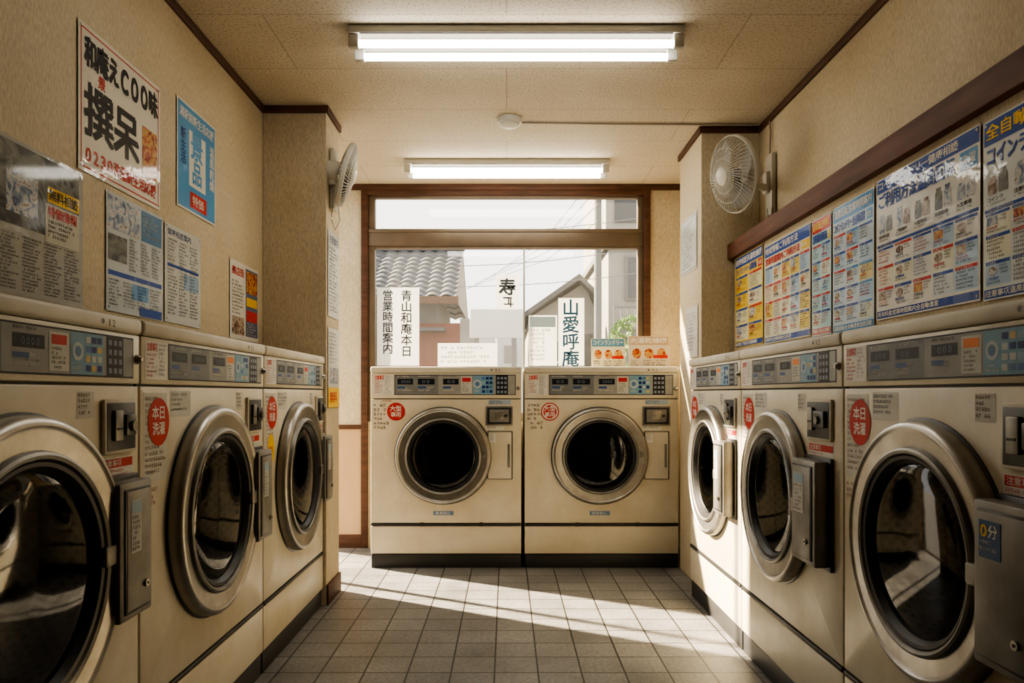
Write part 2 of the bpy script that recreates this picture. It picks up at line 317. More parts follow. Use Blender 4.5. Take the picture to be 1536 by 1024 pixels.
WORDS=["洗濯乾燥機","ご利用方法","コインランドリー","毛布料金","注意事項","新生活応援","大型専用","全自動清潔","営業時間案内","温風回転","地域情報","健康相談"]
def flyer(F,w,h,rr,bg,a1,a2,cols=3,rows=2,pic=PH_BLUE,head=.12,foot=.06,tints=None,big=False):
    F.rect(0,0,w,h,bg,0); tints=tints or [(.68,.60,.30),(.36,.52,.68),(.45,.60,.72),(.66,.68,.60)]
    hh=h*head
    F.rect(.004,h-hh,w-.004,h-.004,a1,1); F.fit(rr.choice(WORDS)+rr.choice(WORDS),.012,h-hh*.82,w-.012,h-hh*.22,YEL if rr.random()<.4 else WHITE,2,bold=1)
    top=h-hh-.006
    th=h*(.11 if big else .075); F.fit(rr.choice(WORDS)+rr.choice(WORDS),.01,top-th,w*.8,top,a2,2,bold=2); F.rect(w*.84,top-th,w-.01,top,rr.choice([YEL,RED,LBLUE]),1.5); F.fit(rr.choice(WORDS)[:2],w*.85,top-th*.8,w-.015,top-th*.2,WHITE,2.5); top-=th+.006
    bot=h*foot+.006
    F.rect(.004,.004,w-.004,h*foot,a1,1); F.fit(rr.choice(WORDS)+rr.choice(WORDS)+rr.choice(WORDS),.01,.004+h*foot*.12,w-.01,h*foot*.9,WHITE,2,bold=1)
    cw=(w-.012)/cols
    hts=[1.5 if (big and r==rows-1) else 1 for r in range(rows)]; tot=sum(hts); v0=bot
    for r in range(rows):
        ch=(top-bot)*hts[r]/tot; goods=big and r==rows-1
        if r==rows-2 and big: F.rect(.006,v0+ch*.86,w-.006,v0+ch*.99,a1,1); F.fit(rr.choice(WORDS)*2,.02,v0+ch*.88,w*.6,v0+ch*.97,WHITE,2)
        for c in range(cols):
            u0=.006+c*cw; C1=ch*.84 if (big and r==rows-2) else ch
            if goods:
                for q in range(2): F.bag(u0+cw*(.3+.4*q),v0+ch*.34,cw*.36,ch*rr.uniform(.4,.6),rr.choice([PH_BROWN,PH_BLUE,PH_GREY]),1.2+.2*q)
                F.fit(rr.choice(WORDS)[:4],u0+cw*.1,v0+ch*.16,u0+cw*.9,v0+ch*.28,BLACK,2,bold=1); F.block(u0+cw*.1,v0+ch*.02,u0+cw*.92,v0+ch*.14,.0062,BLACK,2,rr)
                continue
            if rr.random()<.45: F.rect(u0+.002,v0+.002,u0+cw-.002,v0+C1-.002,rr.choice(tints),.6)
            k=rr.random()
            F.rect(u0+cw*.05,v0+C1*.84,u0+cw*.95,v0+C1*.97,rr.choice([a1,a2,RED,BLUE]),1.2); F.fit(rr.choice(WORDS)[:5],u0+cw*.1,v0+C1*.85,u0+cw*.9,v0+C1*.95,WHITE,2)
            if k<.6:
                if rr.random()<.5: F.circ(u0+cw*.3,v0+C1*.58,cw*.2,rr.choice([pic,PH_BROWN]),1.2,ry=min(cw*.25,C1*.2))
                else: F.rect(u0+cw*.08,v0+C1*.4,u0+cw*.5,v0+C1*.8,rr.choice([pic,PH_BLUE,PH_FOOD]),1.2)
                F.block(u0+cw*.56,v0+C1*.4,u0+cw*.95,v0+C1*.8,.0062,BLACK,2,rr)
                F.block(u0+cw*.08,v0+C1*.05,u0+cw*.92,v0+C1*.2,.0062,BLACK,2,rr); F.fit(rr.choice(WORDS)[:4],u0+cw*.08,v0+C1*.22,u0+cw*.9,v0+C1*.36,rr.choice([RED,a2,BLACK]),2,bold=1)
            else:
                F.block(u0+cw*.08,v0+C1*.06,u0+cw*.92,v0+C1*.8,.0072,rr.choice([BLACK,BLACK,BLUE,RED]),2,rr)
        v0+=ch
def tacks(F,w,h,c=GREY):
    for u in (.012,w-.012):
        for v in (.012,h-.012): F.circ(u,v,.004,M_STEEL2,4,n=12)
def place(F,name,side,a,z,xw):
    if side=='L': return F.obj(name,loc=(xw,a,z),rz=math.pi/2,smooth=False)
    if side=='R': return F.obj(name,loc=(xw,a,z),rz=-math.pi/2,smooth=False)
    return F.obj(name,loc=(a,xw,z),smooth=False)

# ------------------------------------------------------------------ room shell
CZ=2.45; XL=-1.2; XR=1.34; YB=4.95; YF=-1.6
PX=-.886; PY=3.875
B=MB(); B.box(XL-.12,YF-.12,-.12,XR+.12,YB+.12,0,M_FLOOR); B.obj('floor',smooth=False)
B=MB(); B.box(XL-.12,YF-.12,CZ,XR+.12,YB+.12,CZ+.12,M_CEIL); B.obj('ceiling',smooth=False)
B=MB(); x0,x1=XL-.12,XL
B.box(x0,YF,0,x1,4.03,CZ,M_WALL); B.box(x0,4.93,0,x1,YB+.12,CZ,M_WALL); B.box(x0,4.03,2.42,x1,4.93,CZ,M_WALL); B.obj('wall_left',smooth=False)
B=MB(); B.box(XR,YF,0,XR+.12,YB+.12,CZ,M_WALL); B.obj('wall_right',smooth=False)
B=MB(); B.box(XL-.12,YF-.12,0,XR+.12,YF,CZ,M_WALL); B.obj('wall_front',smooth=False)
B=MB(); WX0,WX1,WZ0=-.98,.968,.85
B.box(XL,YB,.82,WX0,YB+.12,CZ,M_WALL); B.box(XL,YB,0,WX0,YB+.12,.82,M_TAN); B.box(WX1,YB,0,XR,YB+.12,CZ,M_WALL); B.box(WX0,YB,0,WX1,YB+.12,WZ0,M_WALL); B.obj('wall_back',smooth=False)
B=MB(); B.box(1.2,YF,0,XR,3.865,1.745,M_WALL); B.obj('wall_right_lower',smooth=False)
B=MB(); B.box(XL,3.602,0,PX,PY,CZ,M_WALL,bev=.004); B.obj('wall_left_pillar',smooth=False)
B=MB(); B.box(1.03,3.88,0,XR,4.36,CZ,M_WALL,bev=.004); B.obj('wall_right_pillar',smooth=False)
tn=[0]
def trim(x0,y0,z0,x1,y1,z1,m=M_WOOD,name=None):
    tn[0]+=1; b=MB(); b.box(x0,y0,z0,x1,y1,z1,m,bev=.003); b.obj(name or 'trim_%d'%tn[0])
T=.014; H=.035
trim(XL,YF,CZ-H,XL+T,3.6-T,CZ); trim(XL,3.6-T,CZ-H,PX+T,3.6,CZ); trim(PX,3.6,CZ-H,PX+T,PY,CZ)
trim(XR-T,YF,CZ-H,XR,3.88-T,CZ); trim(1.03-T,3.88-T,CZ-H,XR,3.88,CZ); trim(1.03-T,3.88,CZ-H,1.03,4.36,CZ)
trim(XL,YB-.02,CZ-.04,XR,YB,CZ)
trim(XL,YB-.012,.80,WX0,YB,.83)
trim(1.168,YF,1.745,1.215,3.9,1.828,M_WOODH)
trim(1.215,YF,1.745,1.34,3.865,1.76,M_WOODH)
trim(PX,3.602,0,PX+.012,PY,.10,name='baseboard_left'); trim(XL,YB-.012,0,WX0,YB,.09,name='baseboard_back')

# back window
W=empty('window_1',(0,YB,0))
b=MB(); fy0,fy1=-.02,.06
for (a0,z0,a1,z1,m) in [(WX0,0,WX0+.045,CZ-.04,M_WOOD),(WX1-.045,WZ0,WX1,CZ-.04,M_WOOD),(WX0+.045,CZ-.075,WX1-.045,CZ-.04,M_WOOD)]:
    b.box(a0,fy0,z0,a1,fy1,z1,m,bev=.003)
b.obj('wood_frame',W)
b=MB()
gx0,gx1=-.89,.885
b.box(WX0+.045,-.005,2.035,WX1-.045,.06,2.145,M_ALU,bev=.004); b.box(WX0+.045,-.009,2.125,WX1-.045,-.002,2.150,M_ALU,bev=.003)
b.box(WX0+.045,0,WZ0,gx0,.05,2.035,M_ALU,bev=.003); b.box(gx1,0,WZ0,WX1-.045,.05,2.035,M_ALU,bev=.003)
b.box(WX0+.045,0,2.145,gx0,.05,2.375,M_ALU,bev=.003); b.box(gx1,0,2.145,WX1-.045,.05,2.375,M_ALU,bev=.003)
b.box(gx0,.005,2.02,gx1,.05,2.035,M_ALU); b.box(gx0,.005,2.36,gx1,.05,2.376,M_ALU); b.box(gx0,0,WZ0,gx1,.06,WZ0+.06,M_ALU)
b.box(.112,.01,WZ0+.06,.124,.045,2.02,mat('pale_aluminium',(.4,.4,.38),rough=.35,metal=.6,var=.1))
b.obj('aluminium_frame',W)
b=MB(); b.add([(gx0,.03,WZ0),(gx1,.03,WZ0),(gx1,.03,2.376),(gx0,.03,2.376)],[(0,1,2,3)],M_WGLASS); b.obj('glass_pane',W,smooth=False)
# unseen nook window, added with its mullion to streak the floor with sun
W=empty('unseen_side_window',(XL,0,0)); b=MB()
for y0,y1,z0,z1 in [(4.03,4.045,0,2.42),(4.91,4.93,0,2.42),(4.205,4.225,.03,2.4),(4.03,4.93,0,.02),(4.03,4.93,2.40,2.42)]:
    b.box(-.08,y0,z0,-.03,y1,z1,M_ALU)
b.obj('aluminium_frame',W,smooth=False)

# ------------------------------------------------------------------ washing machines
def slab_hole(b,x0,z0,x1,z1,cx,cz,r,m,y=0,th=.02,ch=.005,n=72):
    angs=sorted(set([2*math.pi*k/n for k in range(n)]+[math.atan2(zz-cz,xx-cx)%(2*math.pi) for xx in(x0,x1) for zz in (z0,z1)]))
    N=len(angs)
    def rp(a,i):
        X0,X1,Z0,Z1=x0+i,x1-i,z0+i,z1-i; c,s_=math.cos(a),math.sin(a); t=1e9
        if c>1e-9:t=min(t,(x1-cx)/c)
        if c<-1e-9:t=min(t,(x0-cx)/c)
        if s_>1e-9:t=min(t,(z1-cz)/s_)
        if s_<-1e-9:t=min(t,(z0-cz)/s_)
        return (min(max(cx+t*c,X0),X1),min(max(cz+t*s_,Z0),Z1))
    vs=[]
    for a in angs: vs.append((cx+r*math.cos(a),y+th,cz+r*math.sin(a)))
    for a in angs: vs.append((cx+r*math.cos(a),y,cz+r*math.sin(a)))
    for a in angs: p=rp(a,ch); vs.append((p[0],y,p[1]))
    for a in angs: p=rp(a,ch*.3); vs.append((p[0],y+ch*.3,p[1]))
    for a in angs: p=rp(a,0); vs.append((p[0],y+ch,p[1]))
    for a in angs: p=rp(a,0); vs.append((p[0],y+th,p[1]))
    fs=[]
    for i in range(5):
        for k in range(N):
            k2=(k+1)%N; fs.append((i*N+k,i*N+k2,(i+1)*N+k2,(i+1)*N+k))
    b.add(vs,fs,m)
def machine(Wd,D,H,g,cu,cz,r,hu0,hu1,loc,rz,seed,back=False):
    rr=random.Random(seed)
    P=empty('washing_machine',loc,rz); e=.004; w0,w1=e,Wd-e
    b=MB()
    b.box(w0,.02,.08,w0+.004,D,H-.03,M_CREAM); b.box(w1-.004,.02,.08,w1,D,H-.03,M_CREAM); b.box(w0,D-.005,.08,w1,D,H-.03,M_CREAM)
    b.box(w0+.003,.006,0,w1-.003,D,.082,M_KICK,bev=.004)
    b.box(w0,0,.086,w1,.022,.250,M_CREAM,bev=.005)
    b.box(w0+.002,-.003,.252,w1-.002,.03,.266,M_RUB,bev=.003)
    slab_hole(b,w0,.268,w1,g-.004,cu,cz,r*.76,M_CREAM)
    b.box(w0+.004,.012,g-.006,w1-.004,.02,g+.004,M_RUB)
    b.box(w0,-.003,g+.001,w1,.03,H-.038,M_CREAM,bev=.005)
    b.box(w0-.001,-.010,H-.037,w1+.001,D,H,M_CAP,bev=.010,seg=3)
    if back:
        for x in (.33,.72): b.box(Wd*x,-.006,.250,Wd*x+.02,.0,.272,M_RUB)
    b.obj('cabinet',P,recalc=False)
    M=Matrix.Translation((cu,0,cz))@Matrix.Rotation(math.pi/2,4,'X'); f=r/.315
    b=MB(); S=lambda L:[(a*f,h) for a,h in L]
    b.rev(S([(.321,0),(.321,.004),(.314,.006)]),M_DSTEEL,M)
    b.rev(S([(.315,0),(.315,.020),(.313,.030),(.308,.037),(.301,.041),(.296,.041),(.291,.037),(.287,.036)]),M_STEEL,M,96)
    b.rev(S([(.287,.036),(.264,.033),(.250,.031)]),M_STEEL,M,96)
    b.rev(S([(.250,.031),(.247,.040),(.241,.043),(.234,.040),(.230,.030)]),M_STEEL2,M,96)
    b.obj('door_ring',P)
    b=MB(); b.rev(S([(.233,.030),(.228,.036),(.220,.034),(.210,.020),(.203,.008),(.203,0)]),M_RUB,M,72); b.obj('door_gasket',P)
    b=MB(); b.rev(S([(.212,.018),(.200,.024),(.170,.028),(.12,.032),(.06,.034),(.0001,.035)]),M_DGLASS,M,72); b.obj('door_glass',P)
    dd=min(.2,D-.04); n=64; rd=r*.70; me=bpy.data.meshes.new('drum'); vs=[];fs=[];uvs=[]
    for j,(rad,y) in enumerate([(rd,.0),(rd,dd),(.0001,dd+.005)]):
        for k in range(n): a=2*math.pi*k/n; vs.append((cu+rad*math.cos(a),y,cz+rad*math.sin(a)))
    for j in range(2):
        for k in range(n):
            k2=(k+1)%n; fs.append((j*n+k,j*n+k2,(j+1)*n+k2,(j+1)*n+k))
            A=2*math.pi*k/n;A2=2*math.pi*(k+1)/n
            if j==0: uvs+=[(A*rd,0),(A2*rd,0),(A2*rd,dd),(A*rd,dd)]
            else: uvs+=[(rd*math.cos(A),rd*math.sin(A)),(rd*math.cos(A2),rd*math.sin(A2)),(0,0),(0,0)]
    me.from_pydata(vs,[],fs); ul=me.uv_layers.new(name='UVMap')
    for i,q in enumerate(uvs): ul.data[i].uv=q
    me.materials.append(M_DRUM); ob=bpy.data.objects.new('drum',me); col.objects.link(ob); ob.parent=P
    b=MB()
    for k in range(3):
        a=2*math.pi*k/3+rr.random(); MM=Matrix.Translation((cu,0,cz))@Matrix.Rotation(-a,4,'Y'); b.box(rd*.8,.03,-.02,rd*.99,dd,.02,M_DSTEEL,bev=.01,M=MM)
    b.obj('drum_paddles',P)
    b=MB()
    if back:
        b.box(hu0,-.010,.53,hu1,.0,.815,M_DSTEEL,bev=.003); b.box(hu0+.004,-.014,.534,hu1-.007,-.002,.811,M_CAP,bev=.004); b.box(hu1-.03,-.02,.60,hu1-.016,-.01,.74,M_STEEL2,bev=.004)
        b.box(hu0-.03,-.035,.66,hu0+.012,-.0,.70,M_STEEL2,bev=.006)
    else:
        b.box(hu0,-.012,.52,hu1+.015,.0,.85,M_DSTEEL,bev=.003); b.box(hu0,-.052,.53,hu1,-.01,.84,M_BOX,bev=.006)
        b.box(hu0+.016,-.056,.545,hu1-.016,-.05,.825,M_DSTEEL,bev=.003) ; b.box(hu0+.02,-.058,.55,hu1-.02,-.052,.82,M_BOX,bev=.003)
        b.box(hu0-.04,-.045,.665,hu0+.01,-.012,.71,M_STEEL2,bev=.006)
        b.cyl((hu1-.045,-.057,.60),(hu1-.045,-.064,.60),.009,M_STEEL,16); b.cyl((hu1-.045,-.063,.60),(hu1-.045,-.0655,.60),.003,M_RUB,10)
    b.obj('door_lock',P)
    c0,c1=(.695,.855) if back else (hu0+.015,hu1+.01); c1=min(c1,Wd-.03); k0,k1=g-.16,g-.035
    if back: c0,c1,k0,k1=.69*Wd/.905,.85*Wd/.905,.85,.965
    b=MB(); b.box(c0,-.010,k0,c1,0,k1,M_STEEL2 if back else M_CAP,bev=.004)
    b.box(c0+.008,-.0115,k0+.008,c1-.008,-.005,k1-.008,M_RUB,bev=.002)
    if back:
        b.box(c0+.022,-.015,k0+.02,c1-.022,-.010,k1-.02,M_BOX,bev=.003); b.box(c0+.05,-.018,k0+.035,c1-.055,-.014,k1-.03,M_STEEL,bev=.003); b.box(c1-.05,-.022,k0+.05,c1-.03,-.014,k1-.05,M_RUB,bev=.003)
    else:
        b.box(c0+.028,-.020,k0+.03,c0+.062,-.010,k1-.025,M_STEEL2,bev=.003); b.box(c0+.072,-.022,k0+.04,c1-.022,-.010,k1-.035,M_DSTEEL,bev=.004)
        b.box(c0+.034,-.022,k0+.055,c0+.056,-.018,k0+.060,M_RUB); b.cyl(((c0+.072+c1-.022)/2,-.020,(k0+k1)/2),((c0+.072+c1-.022)/2,-.030,(k0+k1)/2),.012,M_STEEL2,16)
    b.obj('coin_box',P)
    F=Flat(sticker,-.0035); p0,p1=.165*Wd,.955*Wd; q0,q1=g+.018,H-.052
    if back: q0=g+.025
    hh=q1-q0
    F.rect(p0-.004,q0-.004,p1+.004,q1+.004,BLACK,0.6); F.rect(p0,q0,p1,q1,(.31,.31,.295),1)
    L=p1-p0
    F.rect(p0+L*.0,q0,p0+L*.36,q1,(.19,.20,.205),1.5)
    for i,(a,c) in enumerate([(.02,.15),(.19,.33),(.40,.53)]):
        F.rect(p0+L*a,q0+hh*.52,p0+L*c,q0+hh*.82,(.01,.012,.02),2); F.fit('0000'[:rr.randint(2,4)],p0+L*(a+.03),q0+hh*.58,p0+L*(c-.02),q0+hh*.76,(.16,.2,.26),3)
        F.block(p0+L*a,q0+hh*.1,p0+L*c,q0+hh*.42,.0072,WHITE,2,rr)
        F.block(p0+L*a,q0+hh*.86,p0+L*c,q0+hh*.98,.0075,WHITE if i<2 else BLACK,2,rr)
        F.rect(p0+L*a,q0+hh*.3,p0+L*(a+c)/2,q0+hh*.42,(.05,.1,.25),2.2)
    F.rect(p0+L*.55,q0+hh*.06,p0+L*.64,q1-hh*.06,(.55,.55,.5),2); F.block(p0+L*.56,q0+hh*.1,p0+L*.635,q1-hh*.4,.0065,BLACK,3,rr); F.rect(p0+L*.56,q1-hh*.34,p0+L*.63,q1-hh*.12,rr.choice([ORANGE,RED,BLUE]),3)
    F.rect(p0+L*.65,q0,p0+L*.82,q1,(.19,.34,.45),2)
    F.circ(p0+L*.685,q0+hh*.55,hh*.22,(.45,.52,.55),3); F.circ(p0+L*.685,q0+hh*.55,hh*.13,(.12,.22,.36),3.4); F.block(p0+L*.66,q0+hh*.05,p0+L*.72,q0+hh*.25,.0065,WHITE,3,rr)
    for i in range(3):
        for j in range(4):
            F.rect(p0+L*(.725+.031*i),q0+hh*(.08+.23*j),p0+L*(.725+.031*i+.024),q0+hh*(.08+.23*j+.15),rr.choice([(.45,.5,.5),DBLUE,DBLUE,(.08,.18,.38),(.55,.42,.18),(.25,.4,.5)]),3)
    F.rect(p0+L*.84,q0-.002,p0+L*.94,q1+.002,BLACK,2)
    for i in range(3):
        for j in range(4): F.rect(p0+L*(.85+.03*i),q0+hh*(.06+.24*j),p0+L*(.85+.03*i+.02),q0+hh*(.06+.24*j+.14),(.22,.25,.32),3)
    F.rect(.022,q0-.004,.14 if not back else .142,q1+.004,WHITE,.8); F.block(.028,q0,.085,q1-hh*.3,.0075,RED,2,rr); F.block(.09,q0,.138,q1,.0075,GREY,2,rr); F.fit('注意事項',.028,q1-hh*.25,.085,q1,RED,2,bold=1)
    F.base=-.0105; F.text('12',Wd*.82,H-.030,.018,(.15,.14,.12),.5); F.circ(Wd*.80,H-.02,.006,(.15,.14,.12),.5,n=12)
    F.base=0
    if back:
        ru,rz_,r_=.155,g-.078,.054; F.block(.02,g-.19,.13,g-.03,.019,(.12,.1,.09),1,rr,.8)
        if seed%2: F.block(.07,g-.03,.15,g-.008,.010,RED,1,rr)
        F.circ(ru,rz_,r_,RED,2.2)
        if not seed%2: F.circ(ru,rz_,r_*.88,WHITE,2.4); F.circ(ru,rz_,r_*.74,RED,2.6)
        F.text('大型',ru-.036,rz_+.0,.035,WHITE,3.4,bold=1); F.text('専用',ru-.032,rz_-.034,.032,WHITE,3.4,bold=1)
        F.rect(.7*Wd/.905+.005,.975,.84*Wd/.905,1.002,(.35,.43,.52),1); F.block(.7*Wd/.905+.01,.978,.83*Wd/.905,.998,.008,BLACK,2,rr)
        F.rect(cu-.06,.315,cu+.06,.340,(.12,.2,.32),1); F.fit('清潔安心',cu-.05,.318,cu+.05,.336,WHITE,2)
        F.rect(.69*Wd/.905,.822,.80*Wd/.905,.845,WHITE,1); F.block(.695*Wd/.905,.824,.795*Wd/.905,.843,.008,BLACK,2,rr)
        F.base=-.0141; F.rect(hu0+.012,.75,hu0+.05,.80,WHITE,1); F.block(hu0+.014,.752,hu0+.048,.798,.007,BLACK,2,rr); F.base=0
    else:
        F.rect(.02,g-.245,.145,g-.02,(.60,.58,.51),1); F.block(.026,g-.24,.14,g-.03,.011,(.25,.10,.08),2,rr)
        F.circ(.098,g-.095,.058,RED,3,ry=.062); F.text('本日',.062,g-.09,.036,WHITE,3.5,bold=1); F.text('洗濯',.064,g-.130,.034,WHITE,3.5,bold=1)
        F.rect(.165,g-.085,.29,g-.015,(.60,.59,.53),1); F.block(.17,g-.08,.285,g-.02,.0095,(.12,.12,.12),2,rr)
        F.block(.022,g-.315,.105,g-.26,.012,(.30,.06,.05),1,rr)
        F.rect(hu0-.075,g-.075,hu0-.012,g-.018,(.58,.56,.50),1); F.block(hu0-.072,g-.073,hu0-.014,g-.02,.009,(.2,.1,.1),2,rr)
        if seed==12: F.circ(.085,g-.235,.04,YEL,2.5,ry=.06); F.text('無料',.055,g-.25,.028,RED,3)
        F.rect(hu0+.01,g-.225,min(hu1+.01,Wd-.03),g-.168,WHITE,1); F.rect(hu0+.014,g-.192,min(hu1+.006,Wd-.034),g-.172,RED,2); F.fit('注意事項',hu0+.02,g-.19,hu1-.01,g-.174,WHITE,3); F.block(hu0+.016,g-.222,hu1-.01,g-.195,.008,RED,2,rr)
        F.base=-.0585; hw=hu1-hu0
        if seed==22:
            F.rect(hu0+.028,.735,hu0+.088,.805,(.03,.09,.22),1); F.text('0',hu0+.029,.772,.026,YEL,2,bold=2); F.text('分',hu0+.055,.772,.026,WHITE,2,bold=1); F.block(hu0+.031,.74,hu0+.086,.768,.008,WHITE,2,rr)
        else:
            F.rect(hu0+.035,.68,hu1-.065,.80,(.50,.49,.44),1); F.rect(hu0+.037,.77,hu1-.067,.797,(.3,.42,.5),1.5); F.block(hu0+.038,.685,hu1-.067,.765,.0085,BLACK,2,rr)
    F.obj('labels',P,smooth=False)
    b=MB(); 
    MK=Matrix.Translation((Wd*.975 if back else Wd*.978,-.003,g+.06))@Matrix.Rotation(math.pi/2,4,'X')
    b.rev([(0.0001,.014),(.006,.014),(.008,.010),(.010,.008),(.012,0)],M_STEEL,MK,24); b.obj('key_lock',P)
    return P
hp=math.pi/2
XLF=-.9; XRF=.948
for i,(y0,y1) in enumerate([(.895,1.797),(1.797,2.713),(2.713,3.595)]):
    machine(y1-y0,.28,1.22,1.062,.455,.685,.315,.715,.86,(XLF,y0,0),hp,10+i)
for i,(y1,y0) in enumerate([(3.79,2.965),(2.965,2.064),(2.064,1.16)]):
    machine(y1-y0,.245,1.215,1.058,.40,.685,.295,.655 if i else .61,.83 if i else .76,(XRF,y1,0),-hp,20+i)
machine(.905,.53,1.2,1.01,.437,.67,.287,.70,.85,(-.814,4.37,0),0,31,True)
machine(.926,.53,1.2,1.01,.452,.67,.287,.715,.865,(.103,4.37,0),0,32,True)

# ------------------------------------------------------------------ posters
rr=random.Random(5)
xl=XL+.004
w,h=.483,.42; F=Flat(); F.rect(0,0,w,h,(.70,.67,.59),0); F.frame(.012,.012,w-.012,h-.012,.004,RED,1); 
F.fit('和庵えCOO味',.03,.30,w-.02,.385,BLACK,2,bold=3); F.text('撰呆',.03,.10,.155,BLACK,2,bold=2)
F.rect(.36,.09,.46,.25,PH_FOOD,1.5); F.text('景',.10,.262,.04,RED,1.5,bold=1); F.fit('0230洗濯新生活応援',.03,.03,w-.03,.075,RED,2,bold=1); tacks(F,w,h); place(F,'poster','L',2.047,1.67,xl)
w,h=.35,.40; F=Flat(); F.rect(0,0,w,h,WHITE,0); F.rect(.008,.008,w-.008,h-.008,LBLUE,1); F.rect(.1,.10,.25,.31,WHITE,2); F.text('景',.115,.20,.11,LBLUE,3,bold=2); F.text('品',.125,.11,.09,LBLUE,3,bold=2)
F.fit('湯駅前新生活応援',.02,.335,w-.02,.375,WHITE,2,bold=1); F.rect(.11,.02,.26,.08,RED,2); F.fit('特価',.13,.03,.24,.07,WHITE,3); F.text('温風乾燥',.29,.31,.045,WHITE,2,vert=True,bold=1); F.text('新生活',.03,.30,.045,DBLUE,2,vert=True,bold=1); tacks(F,w,h); place(F,'poster','L',2.66,1.725,xl)
w,h=.62,.38; F=Flat(); F.rect(0,0,w,h,(.38,.37,.33),0)
F.rect(.01,.17,.60,.37,PH_GREY,1); F.rect(.30,.20,.42,.30,PH_BLUE,2); F.rect(.45,.155,.60,.255,(.52,.50,.43),2); F.fit('特価情報',.46,.22,.59,.25,RED,3,bold=1); F.block(.46,.16,.59,.215,.009,BLACK,3,rr); F.rect(.46,.26,.6,.30,YEL,2); F.fit('無料相談',.465,.265,.595,.295,BLACK,3,bold=1)
for c in range(7): F.block(.015+.086*c,.01,.015+.086*c+.078,.15,.0062,(.05,.05,.05),2,rr)
F.block(.02,.31,.28,.36,.016,WHITE,2,rr); place(F,'newspaper_clipping','L',1.45,1.28,xl)
w,h=.36,.36; F=Flat(); F.rect(0,0,w,h,(.48,.52,.54),0); F.rect(.01,.25,.2,.35,PH_BLUE,1); F.rect(.21,.25,.35,.35,(.10,.22,.38),1); F.block(.22,.26,.34,.34,.011,WHITE,2,rr); 
F.rect(.01,.155,.12,.235,PH_GREY,1)
for c in range(3): F.block(.13+.075*c,.13,.13+.075*c+.068,.24,.0075,BLACK,2,rr)
F.rect(.01,.11,.35,.125,BLUE,1); F.rect(.15,.05,.26,.10,(.12,.28,.5),1)
for c in range(4): F.block(.012+.085*c,.01,.012+.085*c+.078,.10,.0075,(.03,.04,.08),2,rr)
F.rect(.2,.003,.35,.03,BLUE,3); tacks(F,w,h); place(F,'notice_sheet','L',2.19,1.29,xl)
w,h=.30,.35; F=Flat(); F.rect(0,0,w,h,(.54,.55,.52),0); F.fit('健康相談案内',.02,.31,w-.02,.335,(.05,.08,.2),1); F.rect(.02,.2,.28,.21,BLUE,1); F.rect(.15,.13,.28,.19,(.3,.42,.56),1)
for c in range(3): F.block(.02+.09*c,.02,.02+.09*c+.08,.30,.0085,(.08,.09,.12),2,rr)
tacks(F,w,h); place(F,'notice_sheet','L',2.565,1.293,xl)
w,h=.36,.345; F=Flat(); F.rect(0,0,w,h,WHITE,0); F.rect(.19,.02,.35,.33,(.12,.15,.25),1); F.rect(.20,.22,.34,.32,PH_FOOD,2); F.rect(.2,.16,.34,.2,YEL,2); F.rect(.2,.09,.34,.14,RED,2); F.rect(.02,.02,.17,.1,PH_BROWN,1); F.fit('商店街',.02,.28,.17,.32,RED,2,bold=1); F.block(.02,.11,.17,.26,.011,BLACK,2,rr); F.block(.2,.02,.34,.085,.009,WHITE,2,rr); place(F,'flyer','L',3.17,1.282,xl)
xp=PX+.004
w,h=.235,.43; F=Flat(); F.rect(0,0,w,h,(.5,.53,.52),0); F.fit('注意事項',.02,.37,.21,.41,(.1,.12,.2),1); F.block(.02,.02,.22,.35,.013,(.12,.14,.18),1,rr); place(F,'notice_sheet','L',3.625,1.425,xp)
w,h=.235,.40; F=Flat(); F.rect(0,0,w,h,(.55,.55,.50),0); F.rect(0,0,w,.1,YEL,1); F.rect(.03,.12,.21,.2,PH_BLUE,1); F.block(.02,.22,.22,.38,.013,(.15,.17,.22),1,rr); F.fit('無料',.03,.02,.21,.08,RED,2,bold=1); place(F,'notice_sheet','L',3.625,.97,xp)
# right wall posters
xr=1.195
def RP(yf,yn,z0,z1,name,**k):
    F=Flat(); flyer(F,yf-yn,z1-z0,rr,**k); tacks(F,yf-yn,z1-z0); place(F,name,'R',yf,z0,xr); 
RP(3.83,3.42,1.275,1.74,'poster',bg=(.72,.50,.06),a1=BLUE,a2=BLUE,cols=2,rows=4,tints=[(.7,.66,.5),(.7,.66,.4)])
RP(3.395,2.885,1.268,1.715,'poster',bg=(.66,.63,.47),a1=BLUE,a2=RED,cols=5,rows=4,pic=PH_FOOD,tints=[(.72,.55,.14),(.68,.68,.58),(.4,.54,.66)])
RP(2.87,2.70,1.262,1.71,'flyer',bg=(.40,.58,.62),a1=RED,a2=BLUE,cols=2,rows=5)
RP(2.685,2.385,1.257,1.712,'poster',bg=(.50,.60,.68),a1=(.06,.24,.50),a2=BLUE,cols=3,rows=5,pic=PH_BROWN)
RP(2.368,1.85,1.275,1.722,'poster',bg=(.70,.69,.64),a1=BLUE,a2=BLUE,cols=5,rows=4,pic=PH_BROWN,head=.10,foot=.06,big=True,tints=[(.6,.66,.70),(.70,.68,.55),(.42,.56,.70)])
RP(1.838,1.25,1.270,1.715,'poster',bg=(.62,.66,.65),a1=BLUE,a2=BLUE,cols=6,rows=4,pic=PH_BLUE,head=.14,big=True,tints=[(.6,.66,.70),(.70,.68,.55),(.42,.56,.70)])
F=Flat(); w,h=.36,.31; F.rect(0,0,w,h,(.55,.58,.57),0); F.frame(.01,.01,w-.01,h-.01,.004,GREY,1); F.block(.03,.03,w-.03,h-.03,.014,(.2,.22,.24),1,rr); place(F,'notice_sheet','R',4.32,1.72,1.026)
